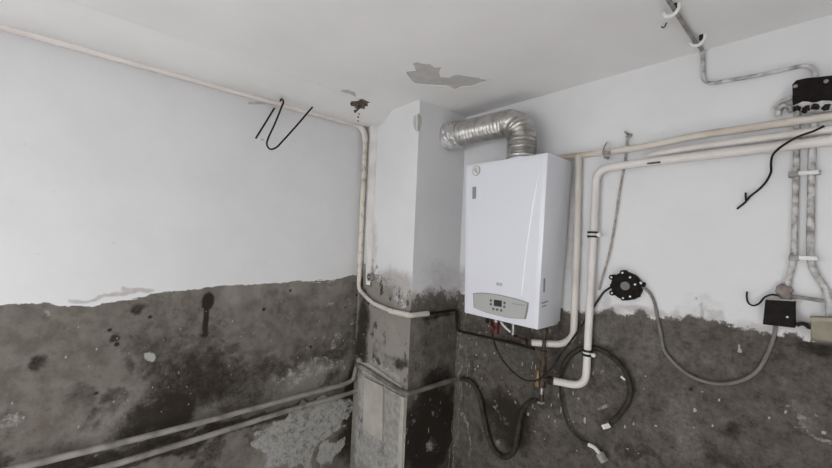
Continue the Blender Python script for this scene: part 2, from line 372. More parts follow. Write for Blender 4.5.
for a, b in (((461, 330), (459, 380)), ((466, 345), (463, 400)), ((462, 385), (457, 440)), ((494, 398), (497, 420)), ((468, 420), (469, 460)), ((456, 440), (451, 468))): WR.stroke(WR.lime, a, b, .006, .5, .10)
WR.blob(WR.lime, 624, 366, 5, 4, .6); WR.blob(WR.lime, 605, 372, 5, 6, .45)
WR.blob(WR.grime, 700, 310, 30, 14, .35, .2, .0); WR.blob(WR.grime, 462, 280, 14, 20, .7, .1, .2); WR.blob(WR.grime, 640, 312, 60, 7, .6, .1, .2); WR.blob(WR.grime, 696, 299, 2.5, 1.5, .9, .01)
WR.blob(WR.grime, 800, 328, 60, 14, .5, .1, .2); WR.blob(WR.grime, 700, 322, 60, 12, .6, .2, .1); WR.blob(WR.grime, 610, 312, 24, 10, .7, .1, .2); WR.blob(WR.grime, 760, 330, 40, 9, .6, .1, .1); WR.blob(WR.grime, 570, 240, 14, 90, .35, .1, .0); WR.blob(WR.grime, 607, 300, 10, 14, .5, .1, .2)
WR.stroke(WR.grime, (701, 305), (703, 316), .007, .7, .02)
WR.specks(WR.grime, 20, .6, 1.9, 1.5, 2.3, .002, .005, 0, .35)
WKL = Wall('wall_column', grid(0, KX, .005), Z, (0, KY, 0), (1, 0, 0), onKL, 300)
WKR = Wall('wall_column_side', grid(0, -KY, .005), Z, (KX, KY, 0), (0, 1, 0), onKR, 400)
base_cement(WKL); base_cement(WKR)
WKL.boundary([(364, 262), (372, 268), (380, 272), (388, 280), (395, 290), (404, 298), (412, 296)], soft=.20, amp=.07)
WKL.tone[:] = np.maximum(WKL.tone, .75); WKL.damp[:] *= .5
WKL.blob(WKL.tone, 385, 340, 26, 36, .95, .1, .5); WKL.blob(WKL.damp, 361, 335, 8, 60, .9, .1, .4); WKL.blob(WKL.damp, 400, 365, 14, 14, .8, .2, .2); WKL.blob(WKL.damp, 390, 355, 14, 9, .5, .15, .1)
WKL.blob(WKL.grime, 395, 285, 26, 26, .75, .1, .3); WKL.blob(WKL.grime, 372, 250, 8, 50, .5, .1, .2); WKL.blob(WKL.grime, 408, 300, 8, 10, .9, .05, .2)
WKL.damp[:] = np.maximum(WKL.damp, ss(fbm(WKL.U, WKL.V*.7, 26, 333), .56, .70)*.8*ss(1.62-WKL.V, 0, .2)*(.35+.65*ss(fbm(WKL.U, WKL.V, 5, 334), .4, .6))); WKL.specks(WKL.lime, 30, 0, KX, 1.0, 1.4, .002, .004, 3, .6)
WKL.poly(WKL.lime, [(358, 358), (376, 362), (403, 384), (406, 470), (356, 470)], .55, .14)
WKL.blob(WKL.damp, 361, 420, 4, 40, .7, .1, .2); WKL.stroke(WKL.lime, (362, 380), (358, 465), .010, .8, .12); WKL.blob(WKL.damp, 382, 450, 9, 20, .6, .2, .1)
WKR.boundary([(411, 300), (420, 297), (432, 292), (445, 291), (452, 296), (462, 296)], soft=.16, amp=.08)
WKR.damp[:] = np.maximum(WKR.damp, .35); WKR.blob(WKR.damp, 430, 430, 34, 55, 1, .15, .5); WKR.blob(WKR.damp, 436, 380, 20, 20, .8, .1)
WKR.blob(WKR.grime, 437, 300, 40, 14, .85, .1, .3); WKR.blob(WKR.grime, 440, 275, 30, 22, .4, .1, .1); WKR.blob(WKR.damp, 438, 316, 22, 4, .8, .03)
WKR.specks(WKR.lime, 35, 0, .36, .55, 1.42, .002, .004, 5, .6)
WKR.blob(WKR.lime, 428, 445, 12, 12, .5, .2, .1)
for a, b in (((457, 395), (453, 430)), ((454, 400), (450, 468)), ((460, 300), (457, 350)), ((458, 350), (455, 400))): WKR.stroke(WKR.lime, a, b, .006, .55, .08)
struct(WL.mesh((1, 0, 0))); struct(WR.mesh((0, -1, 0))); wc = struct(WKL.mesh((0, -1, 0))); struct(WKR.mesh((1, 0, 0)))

# ------------------------------------------------------------ rest of the room shell
RX, RY = 3.4, -3.3
bm = bmesh.new(); box(bm, (-.1, RY-.1, CEIL), (RX+.1, .1, CEIL+.1)); ceiling = struct(link('ceiling', bm, 'ceil'))
bm = bmesh.new(); box(bm, (-.1, RY-.1, -.1), (RX+.1, .1, 0)); struct(link('floor', bm, 'floor'))
plainwall = mat('plain_wall_paint', (.66, .655, .65), .85, col2=(.58, .57, .56), vscale=2, bump=.3, bscale=20)
bm = bmesh.new(); box(bm, (RX, RY-.1, 0), (RX+.1, .1, CEIL)); struct(link('wall_far_right', bm, plainwall))
bm = bmesh.new()   # wall behind the photographer, with the window opening that lights the room
box(bm, (-.1, RY-.2, 0), (.30, RY, CEIL)); box(bm, (2.0, RY-.2, 0), (RX+.1, RY, CEIL)); box(bm, (.30, RY-.2, 0), (2.0, RY, .9)); box(bm, (.30, RY-.2, 2.34), (2.0, RY, CEIL))
struct(link('wall_back', bm, plainwall))
bm = bmesh.new()
for x in (.30, 1.135, 1.97): box(bm, (x, RY-.09, .9), (x+.03, RY-.04, 2.34), .004)
for z in (.9, 2.31): box(bm, (.30, RY-.09, z), (2.0, RY-.04, z+.03), .004)
struct(link('window_1', bm, 'wplast'))

# rounded plaster cove along the top of wall_left
prof = [(0, .030), (.012, .040), (.04, .054), (.08, .064), (.12, .066), (.16, .060), (.20, .045), (.235, .022), (.258, .003), (.262, -.01), (0, -.01)]
bm = bmesh.new(); rings = []
for y in np.arange(RY, KY+.06, .04):
    rings.append([bm.verts.new((x, y, CEIL-d+(0.0015*math.sin(y*19+x*30) if 0 < d else 0))) for x, d in prof])
for a, b in zip(rings, rings[1:]):
    for k in range(len(prof)-1): bm.faces.new((a[k], a[k+1], b[k+1], b[k]))
cove_m = mat('cove_plaster', (.70, .69, .68), .85, col2=(.66, .65, .64), vscale=4, bump=.35, bscale=14)
trim = struct(link('trim_1', bm, cove_m))
bm = bmesh.new(); sweep(bm, [Vector((.034+random.uniform(-.001, .001), y, CEIL-.0385)) for y in np.arange(RY, KY+.0, .05)], .0035, 6, .35)
link('open_crack', bm, mat('crack_dark', (.16, .14, .13), .95), trim)

# peeled patch on the ceiling, its curled paint edge, and the knocked-out hole by the column
pk = [(406, 71.5), (416, 70), (413, 64), (416, 62.5), (422, 64), (430, 64.5), (434, 68), (441, 67.5), (439, 73), (440, 77.5), (449, 78), (457, 75), (470, 77), (480, 78.5), (490, 80), (483, 82), (472, 86), (461, 87), (455, 89), (450, 86.5), (438, 85.5), (425, 84.5), (415, 83), (409, 76)]
po = [onC(x, y, .0015) for x, y in pk]
bm = bmesh.new(); prism(bm, rag(po, 3, .002), Vector((0, 0, .004))); link('peeled_patch', bm, 'plaster', ceiling, smooth=False)
bm = bmesh.new(); seq = [onC(x, y, .004) for x, y in pk[13:]+pk[:2]]
sweep(bm, spline(seq, .01), .0022, 6, .3); link('curled_paint_edge', bm, 'ceil', ceiling)
pk2 = [(415, 113), (420, 114), (423, 120), (422, 128), (418, 132), (414.5, 128), (413.6, 120)]
bm = bmesh.new(); prism(bm, rag([onKL(x, y, .0) for x, y in [(414.2, 116), (416.6, 115), (416.4, 131), (414.2, 128), (413.4, 121)]], 2, .001), Vector((0, -.003, 0))); 
prism(bm, rag([onKR(x, y, .0) for x, y in [(417.4, 113), (420.5, 116), (421.5, 122), (419.5, 130), (417.2, 132)]], 2, .001), Vector((.003, 0, 0))); link('chipped_corner', bm, 'plaster', wc, smooth=False)
def onCove(x, y, off=0):      # the curved underside of the cove
    d = sight(x, y); t = 1.0
    while t < 4:
        p = CV+d*t; t += .0015
        if p.z >= CEIL-off-float(np.interp(p.x, [q[0] for q in prof[:9]], [q[1] for q in prof[:9]], right=0)): break
    return p
hk = [(348.5, 103.5), (350, 101), (355, 100.5), (359, 98.6), (365, 98.8), (370.5, 101.5), (369, 104), (371, 106), (367, 106.5), (366, 110.5), (363, 108), (360.5, 109), (357, 112), (354.5, 113.8), (354, 112), (357, 108.5), (354, 106.5), (350, 106)]
def film(name, pl, off, m, parent, t=.003):
    c0 = (sum(p[0] for p in pl)/len(pl), sum(p[1] for p in pl)/len(pl)); bm = bmesh.new(); n = len(pl); R_ = []
    for q in (0, .35, .7, 1): R_.append([bm.verts.new(onCove(c0[0]+(x-c0[0])*max(q, .01), c0[1]+(y-c0[1])*max(q, .01), off if q < 1 else -.002)) for x, y in pl])
    for a_, b_ in zip(R_, R_[1:]):
        for k in range(n): bm.faces.new((a_[k], a_[(k+1) % n], b_[(k+1) % n], b_[k]))
    bm.faces.new(R_[0]); return link(name, bm, m, parent, smooth=False)
film('broken_hole', hk, .003, 'dark', ceiling)
bm = bmesh.new()
for x, y, r in ((357, 106.5, .012), (359.5, 104.5, .011), (355, 111, .007), (362, 107, .008), (352, 103.5, .006), (366, 104, .008), (358, 121, .004), (358, 117, .005), (359, 114, .004), (356, 126, .003)):
    g = bmesh.ops.create_icosphere(bm, subdivisions=2, radius=1, matrix=Matrix.Translation(onCove(x, y, .002)) @ Matrix.Scale(r, 4))
    for v in g['verts']: v.co += Vector([random.uniform(-.35, .35)*r for _ in range(3)])
link('plaster_rubble', bm, mat('rubble', (.27, .22, .19), .95, col2=(.04, .03, .025), var=.08, vscale=40, bump=.6, bscale=90), ceiling, smooth=False)
bm = bmesh.new(); prism(bm, rag([onC(x, y, .001) for x, y in [(340, 90.5), (348, 90), (355, 92.5), (356, 97), (350, 94), (344, 92.5)]], 2, .002), Vector((0, 0, .003))); link('peeled_chip', bm, 'plaster', ceiling, smooth=False)

# ------------------------------------------------------------ wall-hung boiler
BF = .247; BX0, BX1 = .714, 1.136; BZ0, BZ1 = 1.352, 2.058
boiler = thing('gas_boiler', (.925, -.13, BZ0), 'white wall-hung gas boiler with grey control panel under the foil duct', 'boiler')
# outer cover: box with rounded edges whose front carries a gently bulged field with one curved crease
def onF(x, y, off=0):      # the boiler front, which leans back a little towards its bottom
    t = 0
    for _ in range(8):
        p = onR(x, y, (BF+off)*(1-.13*t)); t = (BZ1-p.z)/(BZ1-BZ0)
    k = .036*t/(BX1-BX0); return Vector(((p.x-.004*t-k*BX0)/(1-k), -(BF+off), p.z))
crease = [(538.5, 172), (536, 188), (532.5, 208), (529, 232), (525, 262), (521.5, 296)]
cw = sorted([(onF(x, y).z, onF(x, y).x) for x, y in crease]); cz = np.array(cw)
bm = bmesh.new(); box(bm, (BX0, -BF, BZ0), (BX1, -.052, BZ1), .0035); link('cover', bm, 'white', boiler)
bm = bmesh.new(); nx, nz = 70, 60; xs = np.linspace(BX0+.005, BX1-.005, nx); zs = np.linspace(BZ0+.005, BZ1-.005, nz); G = []
for z in zs:
    row = []
    c = float(np.interp(z, cz[:, 0], cz[:, 1])); act = float(ss(np.array(z), 1.47, 1.53))*float(1-ss(np.array(z), 1.98, 2.04))
    for x in xs:
        e = min(1, (x-xs[0])/.02, (xs[-1]-x)/.02, (z-zs[0])/.02, (zs[-1]-z)/.02); e = max(0, e)
        bulge = .003*math.sin(e*PI/2)
        row.append(bm.verts.new((x, -BF-.0005-bulge, z)))
    G.append(row)
for a, b in zip(G, G[1:]):
    for k in range(nx-1): bm.faces.new((a[k], a[k+1], b[k+1], b[k]))
link('front_panel', bm, 'white', boiler)
bm = bmesh.new(); sweep(bm, spline([onF(x, y, .0045) for x, y in crease], .012), .0028, 10, 0, lambda L: .0028*min(1, .25+L/.1)); link('crease_line', bm, mat('crease_glint', (.93, .94, .96), .2), boiler)  # glint along the crease is put into this whiter colour
bm = bmesh.new(); box(bm, (BX0+.01, -.052, BZ0+.01), (BX1-.004, -.028, BZ1-.012), .003); link('back_frame', bm, 'frame', boiler)
bm = bmesh.new(); box(bm, (BX0+.05, -.030, BZ1-.09), (BX1-.05, -.002, BZ1-.05), .003); link('mounting_bracket', bm, 'steel', boiler)
bm = bmesh.new(); box(bm, (BX0+.02, -BF+.03, BZ0-.004), (BX1-.02, -.06, BZ0+.006), .002); link('bottom_plate', bm, 'edge', boiler)
# control panel
cp = [(474.2, 293.6), (482, 293), (490.2, 293.6), (503.7, 296), (517.1, 299.3), (528, 302.9), (527, 311), (525.3, 318.6), (510.4, 317.7), (503.7, 316.5), (486.8, 312.4), (474.8, 307.4)]
pts = [onF(x, y, .004) for x, y in cp]
ce = sum(pts, Vector())/len(pts)
bm = bmesh.new(); prism(bm, [ce+(p-ce)*1.03 for p in pts], Vector((0, -.003, 0))); link('panel_rim', bm, 'edge', boiler)
bm = bmesh.new(); prism(bm, [ce+(p-ce)*.985 for p in pts], Vector((0, -.006, 0))); panel = link('control_panel', bm, 'grey', boiler)
def quadR(name, pl, off, t, m, parent):
    bm = bmesh.new(); prism(bm, [onF(x, y, off) for x, y in pl], Vector((0, -t, 0))); return link(name, bm, m, parent)
quadR('display', [(494.2, 299.5), (502, 300.6), (501.8, 307.0), (494.0, 305.7)], .009, .002, 'lcd', panel)
def px(x, y): return 470+x/11.886, 285+y/11.886
for x, y in ((250, 183), (250, 228), (413, 213), (410, 260), (280, 285), (325, 293), (373, 303)):
    c = onF(*px(x, y), .009); bm = bmesh.new(); cyl(bm, c, c+Vector((0, -.004, 0)), .0055, 16); link('button', bm, 'btn', panel)
quadR('lettering', [(512, 303), (524.5, 305), (524.5, 305.8), (512, 303.9)], .0095, .0008, 'ink', panel)
c = onF(499.2, 284.3, .0045)
bm = bmesh.new(); box(bm, (c.x-.017, c.y-.0006, c.z-.0085), (c.x+.017, c.y+.001, c.z+.0085), .0002); pl = link('name_plate', bm, mat('nameplate_grey', (.58, .59, .62), .3), boiler)
text_mesh('name_lettering', 'BAXI', .0135, Matrix.Translation(c+Vector((0, -.0012, 0))) @ Matrix.Rotation(PI/2, 4, 'X'), 'ink', pl)
c = onF(476.2, 170.6, .004)
bm = bmesh.new(); cyl(bm, c, c+Vector((0, -.002, 0)), .023, 32); st = link('round_sticker', bm, 'edge', boiler)
bm = bmesh.new(); cyl(bm, c, c+Vector((0, -.0026, 0)), .0205, 32); link('sticker_field', bm, 'wplast', st)
bm = bmesh.new(); cyl(bm, c+Vector((-.003, 0, .003)), c+Vector((-.003, -.0032, .003)), .011, 24); cyl(bm, c+Vector((.006, 0, -.008)), c+Vector((.006, -.0032, -.008)), .006, 24); link('sticker_emblem', bm, 'silver', st)
quadR('energy_label', [(472.6, 187), (476.2, 186.6), (476.0, 198.6), (472.5, 199)], .004, .0012, 'ink', boiler)
def quadS(name, pl, m, parent):
    bm = bmesh.new(); prism(bm, [onL(x, y, BX1+.0004) for x, y in pl], Vector((.0012, 0, 0))); return link(name, bm, m, parent)
quadS('side_label', [(546.2, 279), (548, 279.2), (547.8, 293.5), (546, 293.5)], 'ink', boiler)
quadS('side_marking', [(544.4, 304.5), (551.5, 302), (551.5, 303.2), (544.4, 305.8)], 'ink', boiler)
quadS('side_marking', [(545, 308), (550, 306.3), (550, 307.3), (545, 309)], 'ink', boiler)
def lean(o):
    for c_ in o.children:
        for q in c_.data.vertices:
            t = min(1.0, max(0.0, (BZ1-q.co.z)/(BZ1-BZ0))); q.co.y *= 1-.13*t; q.co.x += t*(.004-.036*(q.co.x-BX0)/(BX1-BX0))
        lean(c_)
lean(boiler)
# connections under the boiler
def vconn(x, y0, y1, off, r, m, name='connection_pipe'):
    a = onR(x, y0, off); b = onR(x, y1, off); b.x = a.x; bm = bmesh.new(); cyl(bm, (a.x, a.y, BZ0), b, r); return link(name, bm, m, boiler)
vconn(513.5, 322, 336, .12, .009, 'steel'); vconn(487.5, 318, 323, .12, .009, 'rust'); vconn(545, 327, 333, .11, .012, 'copper')
c = onR(512, 336, .12)
bm = bmesh.new(); cyl(bm, c+Vector((-.022, 0, 0)), c+Vector((.03, 0, -.004)), .013, 6); cyl(bm, c+Vector((.03, 0, -.004)), c+Vector((.06, 0, -.007)), .010, 12); cyl(bm, c+Vector((.058, 0, -.008)), c+Vector((.078, 0, -.010)), .014, 6); link('union_fitting', bm, 'copper', boiler)
c = onR(496, 327, .15)
bm = bmesh.new(); cyl(bm, c+Vector((0, 0, .04)), c+Vector((0, 0, .012)), .012, 12); link('relief_valve_stem', bm, 'steel', boiler)
bm = bmesh.new(); cyl(bm, c+Vector((0, 0, .022)), c+Vector((0, 0, -.030)), .019, 12, .014); cyl(bm, c+Vector((-.002, -.03, .0)), c, .010, 12); link('relief_valve_cap', bm, 'red', boiler)
bm = bmesh.new(); sweep(bm, spline([onR(501, 322, .15), onR(505, 327, .15), onR(510.5, 332, .14)]), .005, 8); link('drain_tube', bm, 'wplast', boiler)

# ------------------------------------------------------------ flue duct of corrugated foil from the boiler into the column
fl = thing('flue_duct', (.94, -.13, BZ1), 'silver corrugated foil duct bending from the boiler top into the column', 'duct')
DY = -.135
e0 = Vector((.905, DY, BZ1+.003))
hz = onR(470, 132, -DY); print('duct', hz, onR(519, 150, -DY), onR(500, 122, -DY))
cxd = onR(521.5, 150, -DY).x
zc = onR(500, 125.0, -DY).z
Rb = .088
path = [Vector((cxd, DY, BZ1+.004))]
path += [Vector((cxd, DY, BZ1+.004+k*.006)) for k in range(1, int(max(0, (zc-Rb-BZ1-.01))/.006)+1)]
arc0 = path[-1].z; Rv = zc-arc0
for k in range(1, 41):
    a = (PI/2)*k/40; path.append(Vector((cxd-Rb*(1-math.cos(a)), DY, arc0+Rv*math.sin(a))))
xs_ = path[-1].x; endx = KX+.085; zend = onR(460, 134, -DY).z
n = int((xs_-endx)/.004)
for k in range(1, n+1): t = k/n; path.append(Vector((xs_+(endx-xs_)*t, DY, zc+(zend-zc)*t)))
DR = .061
def rib(L):
    amp = .0055 if L < .19 else .0018
    return DR+amp*math.sin(L*2*PI/(.0145 if L < .19 else .010))
pd = [path[0]]
for a, b in zip(path, path[1:]):
    m_ = max(1, int((b-a).length/.0022)); pd += [a.lerp(b, (k+1)/m_) for k in range(m_)]
tube('corrugated_hose', pd, DR, 'alu', fl, 40, 0, rib)
bm = bmesh.new(); cyl(bm, (cxd, DY, BZ1+.001), (cxd, DY, BZ1+.006), .082, 40); cyl(bm, (cxd, DY, BZ1+.004), (cxd, DY, BZ1+.034), .0625, 40); link('boiler_collar', bm, 'foil', fl)
bm = bmesh.new(); pe = Vector((endx+.01, DY, zend)); tip = Vector((KX+.003, DY, zend-.002))
ln = [pe.lerp(tip, k/12)+Vector((0, 0, 0)) for k in range(13)]
def crump(L): return .066+.010*min(1, L/.05)
sweep(bm, ln, .07, 26, .05, crump); link('foil_tape', bm, 'foil', fl, smooth=False)

# ------------------------------------------------------------ pipes on wall_right
def pathR(pts, rad=.05, off=.03): return dense(fillet([onR(p[0], p[1], p[2] if len(p) > 2 else off) for p in pts], rad))
ta = thing('water_pipe', onR(700, 135, .03), 'worn cream pipe, uppermost along the right wall, with a drop beside the boiler', 'pipe')
o = onR(845, 113, .03)
tube('horizontal_run', pathR([(553, 158.3, .022), (579, 155.5, .022), (640, 147.8, .022), (692, 136.2, .022), (845, 114.0, .022)], .2), .0125, 'pipeA', ta, 14, .02)
tube('riser', pathR([(578.5, 156, .024), (577, 240, .024), (573.5, 337, .030), (562, 344.5, .05), (532, 342.5, .10)], .045), .0145, 'pipe', ta, 14, .015)
tb = thing('water_pipe', onR(700, 155, .035), 'cream pipe, lowest of the three along the right wall, elbowing down to the brass valve', 'pipe')
tube('pipe_run', pathR([(848, 138.5, .032), (692, 156.8, .032), (655, 161.0, .032), (596.5, 169, .032), (593, 245, .032), (588, 341, .032), (585.5, 387, .045), (549, 380, .10)], .055), .0148, 'pipeW', tb, 16, .012)
tc_ = thing('water_pipe', onR(700, 148, .03), 'pinkish cream pipe, middle of the three along the right wall', 'pipe')
tube('pipe_run', pathR([(846, 127.5, .020), (700, 146.5, .020), (657, 153.5, .020), (647, 157, .008)], .04), .0125, 'pipeW', tc_, 14, .015)
bm = bmesh.new(); c = onR(655, 163, .034); box(bm, (c.x-.022, c.y-.016, c.z-.004), (c.x+.020, c.y, c.z+.001), .001); link('chipped_paint_joint', bm, 'dark', tb)

def clamp(x, y, off, r, label):
    c = onR(x, y, off); t = thing('pipe_clamp', c, label, 'clamp', 'ring clamps on the pipe that drops to the valve')
    for dz in (-.0085, .0085):
        bm = bmesh.new(); cyl(bm, c+Vector((0, 0, dz-.0042)), c+Vector((0, 0, dz+.0042)), r+.005, 24); link('band', bm, 'rubber', t)
    bm = bmesh.new(); cyl(bm, c+Vector((0, 0, -.0035)), c+Vector((0, 0, .0035)), r+.0025, 24); link('rubber_liner', bm, 'wplast', t)
    bm = bmesh.new(); d = c+Vector((r+.013, -.006, -.001)); cyl(bm, d+Vector((-.010, 0, 0)), d+Vector((.006, 0, 0)), .0035, 10); cyl(bm, d+Vector((.002, -.002, 0)), d+Vector((.002, -.010, 0)), .0085, 6); link('screw', bm, 'wplast', t)
    bm = bmesh.new(); cyl(bm, c+Vector((0, r, 0)), (c.x, -.001, c.z), .004, 10); link('wall_stud', bm, 'steel', t)
clamp(592.5, 234.5, .032, .0148, 'black and white ring clamp on the cream pipe above the cement')
clamp(587.3, 352.5, .034, .0148, 'black and white ring clamp on the cream pipe holding the black hose')

# rusty clip on the upper pipe
c = onR(607, 154, .03); t = tag(link('pipe_clip', sweep(bmesh.new(), spline([onR(607, 142.5, .004), onR(606, 144, .034), onR(603.5, 150, .044), onR(604, 156, .036), onR(608, 159, .012)]), .0028, 8, .2), 'conduitD'), 'rusty wire clip round the uppermost pipe near its left end', 'clip')
bm = bmesh.new(); cyl(bm, onR(602.5, 152.5, .036), onR(610, 152.5, .036), .006, 8); cyl(bm, onR(604, 157.5, .034), onR(609, 158, .034), .005, 8); link('knot', bm, 'conduitD', t)

# dirty string hung from a nail behind the pipes
s_ = thing('hanging_cord', onR(628, 134, .01), 'dirty grey cord hung from a nail and running down behind the pipes', 'cord')
tube('cord', spline([onR(628, 133, .010), onR(627, 142, .010), onR(625, 160, .010), onR(623, 172, .010), onR(619, 195, .010), onR(615, 222, .010), onR(611, 245, .010), onR(607, 262, .010), onR(603, 275, .010), onR(599, 290, .010)], .01), .0042, 'string', s_, 8, .1)
bm = bmesh.new(); c = onR(628.5, 134, 0); cyl(bm, c, c+Vector((0, -.02, 0)), .003, 8); sweep(bm, spline([onR(625, 131.5, .01), onR(628, 135, .015), onR(632, 134, .01), onR(629, 138, .012), onR(626, 136, .01)]), .003, 7, .1); link('nail', bm, 'conduitD', s_)

# ------------------------------------------------------------ valve group, cables, hoses
v = thing('gas_valve', onR(543, 372, .10), 'brass valve body hanging below the boiler, joined by the cream pipe', 'valve')
def vp(x, y, o=.10): return onR(x, y, o)
tube('drop_pipe', dense(fillet([vp(545, 331, .11), vp(543.5, 352), vp(543, 372), vp(541.5, 402)], .01)), .0075, 'copper', v, 12)
bm = bmesh.new(); cyl(bm, vp(544, 351), vp(543.6, 360), .016, 6); cyl(bm, vp(543.6, 358), vp(543, 372), .013, 12); cyl(bm, vp(543.4, 366), vp(543.1, 371), .018, 6); link('compression_nut', bm, 'copper', v)
bm = bmesh.new(); cyl(bm, vp(542.5, 372), vp(542, 387), .016, 14); cyl(bm, vp(545, 379), vp(554, 381), .013, 14); link('tee_body', bm, 'copper', v)
bm = bmesh.new(); cyl(bm, vp(548.5, 380), vp(552.5, 380.8), .019, 6); link('tee_nut', bm, 'rust', v)
bm = bmesh.new(); a = vp(538.3, 370, .118); b = vp(537.3, 387, .118); box(bm, (b.x-.009, a.y-.006, b.z), (a.x+.006, a.y+.006, a.z), .004); link('lever_handle', bm, 'brass', v)
bm = bmesh.new(); cyl(bm, vp(542, 387), vp(541.6, 394), .009, 12); cyl(bm, vp(541.6, 397), vp(541.4, 404), .006, 10); cyl(bm, vp(537.5, 402.5), vp(544.5, 403), .0055, 10); link('drain_tap', bm, 'steel', v)

tag(tube('power_cable', spline([onR(491, 319, .17), onR(492, 332, .16), onR(497, 350, .15), onR(509, 368, .14), onR(524, 379.5, .13), onR(538, 380, .125), onR(550, 370.5, .12), onR(561, 354, .10), onR(574, 337, .055), onR(586, 319, .016), onR(598, 300.5, .010), onR(604, 292, .012), onR(612, 286.5, .02)], .01), .0042, 'rubber', None, 8), 'thin black cable sagging from under the boiler up to the round black box', 'cable')
tag(tube('drain_hose', spline([onR(461, 379, .020), onR(466, 379.5, .022), onR(474, 385, .022), onR(480, 397, .022), onR(483.5, 415, .022), onR(488, 436, .022), onR(494, 450, .022), onR(504, 457, .022), onR(514, 450, .022), onR(518, 432, .024), onR(520.5, 416, .03), onR(525, 406.5, .05), onR(532, 401, .08), onR(536.5, 400.5, .097)], .01), .0125, 'hose', None, 14, .01), 'thick black hose drooping in a U from the column to the brass valve', 'hose')
h = thing('flexible_hose', onR(590, 352, .03), 'dusty black hose looped round the pipe clamp with both ends hanging', 'hose')
HP = [(601, 454.5), (593, 447.5), (581, 440), (569, 427), (562, 405), (560, 386), (562, 370), (567, 359), (576, 351), (588, 347), (598, 349), (608, 354), (622, 367), (629, 381), (629.5, 397), (623, 410), (612, 422)]
hp = spline([onR(x, y, .026 if i not in (8, 9, 10) else .014) for i, (x, y) in enumerate(HP)], .01)
tube('hose', hp, .0085, 'hose', h, 12, .02, lambda L: .0050+.0050*ss(np.array(L), .30, .42))
bm = bmesh.new(); sweep(bm, spline([onR(588.5, 444.5, .026), onR(595, 448, .028), onR(600, 454, .03)], .004), .0078, 12); link('ferrule', bm, 'wplast', h)
bm = bmesh.new(); c = onR(602, 457, .03); cyl(bm, c+Vector((-.010, 0, .010)), c+Vector((.012, -.002, -.012)), .0175, 6); link('end_nut', bm, 'steel', h)
bm = bmesh.new(); c = onR(606.5, 425.5, .03); cyl(bm, c+Vector((.016, 0, .012)), c+Vector((-.010, -.002, -.006)), .017, 6); link('end_nut', bm, 'steel', h)
bm = bmesh.new(); cyl(bm, onR(621, 376.5, .04), onR(625, 380, .04), .004, 8); link('hose_label', bm, 'wplast', h)
tag(tube('grey_cable', spline([onR(641, 286, .015), onR(648, 291, .010), onR(654, 301, .009), onR(657, 316, .009), onR(661, 335, .009), onR(664, 350, .009), onR(673, 362, .009), onR(686, 373, .009), onR(703, 381, .009), onR(722, 384, .009), onR(742, 380.5, .009), onR(757, 371, .009), onR(768, 353, .009), onR(774, 336, .009), onR(776, 325, .009)], .012), .0052, 'cable', None, 8), 'grey cable hanging in a wide curve between the two black boxes', 'cable')

# round black junction box
j = thing('round_junction_box', onR(628, 286, 0), 'round black box with bolted lugs and a grey centre disc', 'junction box')
c = onR(628, 286, 0); 
bm = bmesh.new(); cyl(bm, c, c+Vector((0, -.028, 0)), .056, 10); bmesh.ops.bevel(bm, geom=list(bm.edges), offset=.004, segments=2, affect='EDGES'); link('housing', bm, 'bake', j)
for x, y in ((614.5, 277), (625.5, 272.5), (633, 277), (615, 292.5), (626, 297.5), (633, 296), (638, 284)):
    d = onR(x, y, 0); bm = bmesh.new(); cyl(bm, d, d+Vector((0, -.031, 0)), .0105, 12); lug = link('lug', bm, 'bake', j)
    bm = bmesh.new(); cyl(bm, d+Vector((0, -.030, 0)), d+Vector((0, -.034, 0)), .0038, 8); link('screw', bm, 'wplast', lug)
bm = bmesh.new(); d = c+Vector((.0, -.027, .002)); cyl(bm, d, d+Vector((0, -.006, 0)), .0165, 20); ds = link('centre_disc', bm, 'cable', j)
bm = bmesh.new(); a = onR(638, 291, 0); box(bm, (a.x-.012, -.03, a.z-.022), (a.x+.012, -.002, a.z+.014), .004); link('side_block', bm, 'bake', j)
for x, y in ((641.5, 284),):
    d = onR(x, y, .012); bm = bmesh.new(); cyl(bm, d+Vector((-.018, 0, .002)), d+Vector((.012, 0, -.003)), .010, 12); g = link('cable_gland', bm, 'bake', j)
    bm = bmesh.new(); cyl(bm, d+Vector((0, -.008, .004)), d+Vector((0, -.013, .004)), .005, 8); link('screw', bm, 'wplast', g)
d = onR(612.5, 286, .014); bm = bmesh.new(); cyl(bm, d+Vector((.018, 0, 0)), d+Vector((-.006, 0, 0)), .010, 12); link('cable_gland', bm, 'bake', j)

# ------------------------------------------------------------ conduits and boxes at the right
cd = thing('ceiling_conduit', onR(703, 60, .01), 'thin painted conduit from the ceiling down the wall into the open black box', 'conduit')
tube('ceiling_run', dense(fillet([onC(666, -4, .014), onC(682, 22, .014), onC(696, 43, .014), onR(702, 50, .014)], .02)), .0058, 'conduitD', cd, 10, .05)
tube('wall_run', dense(fillet([onR(701.5, 47, .012), onR(703, 60, .012), onR(703, 85, .012), onR(760, 75, .012), onR(812, 63.5, .012), onR(817, 81, .012)], .035)), .0062, 'conduit', cd, 10, .05)
for x, y, lab in ((670.5, 10.5, 'white plastic clip on the ceiling holding the conduit, nearer the frame edge'), (697, 40.5, 'white plastic clip on the ceiling holding the conduit, nearer the wall')):
    c = onC(x, y, .014); t = thing('conduit_clip', c, lab, 'clip', 'white clips on the ceiling conduit')
    ax = (onC(682, 22, .014)-onC(670, 4, .014)).normalized(); side = ax.cross(Vector((0, 0, 1)))
    P_ = [c+side*.020+Vector((0, 0, .013)), c+side*.018+Vector((0, 0, -.006)), c+side*.006+Vector((0, 0, -.016)), c-side*.010+Vector((0, 0, -.013)), c-side*.018+Vector((0, 0, .0))]
    tube('hook', spline(P_, .004), .0055, 'wplast', t, 8)
    bm = bmesh.new(); cyl(bm, c+side*.012+Vector((0, 0, .013)), c+side*.012+Vector((0, 0, -.002)), .007, 10); link('dark_screw', bm, 'iron', t)
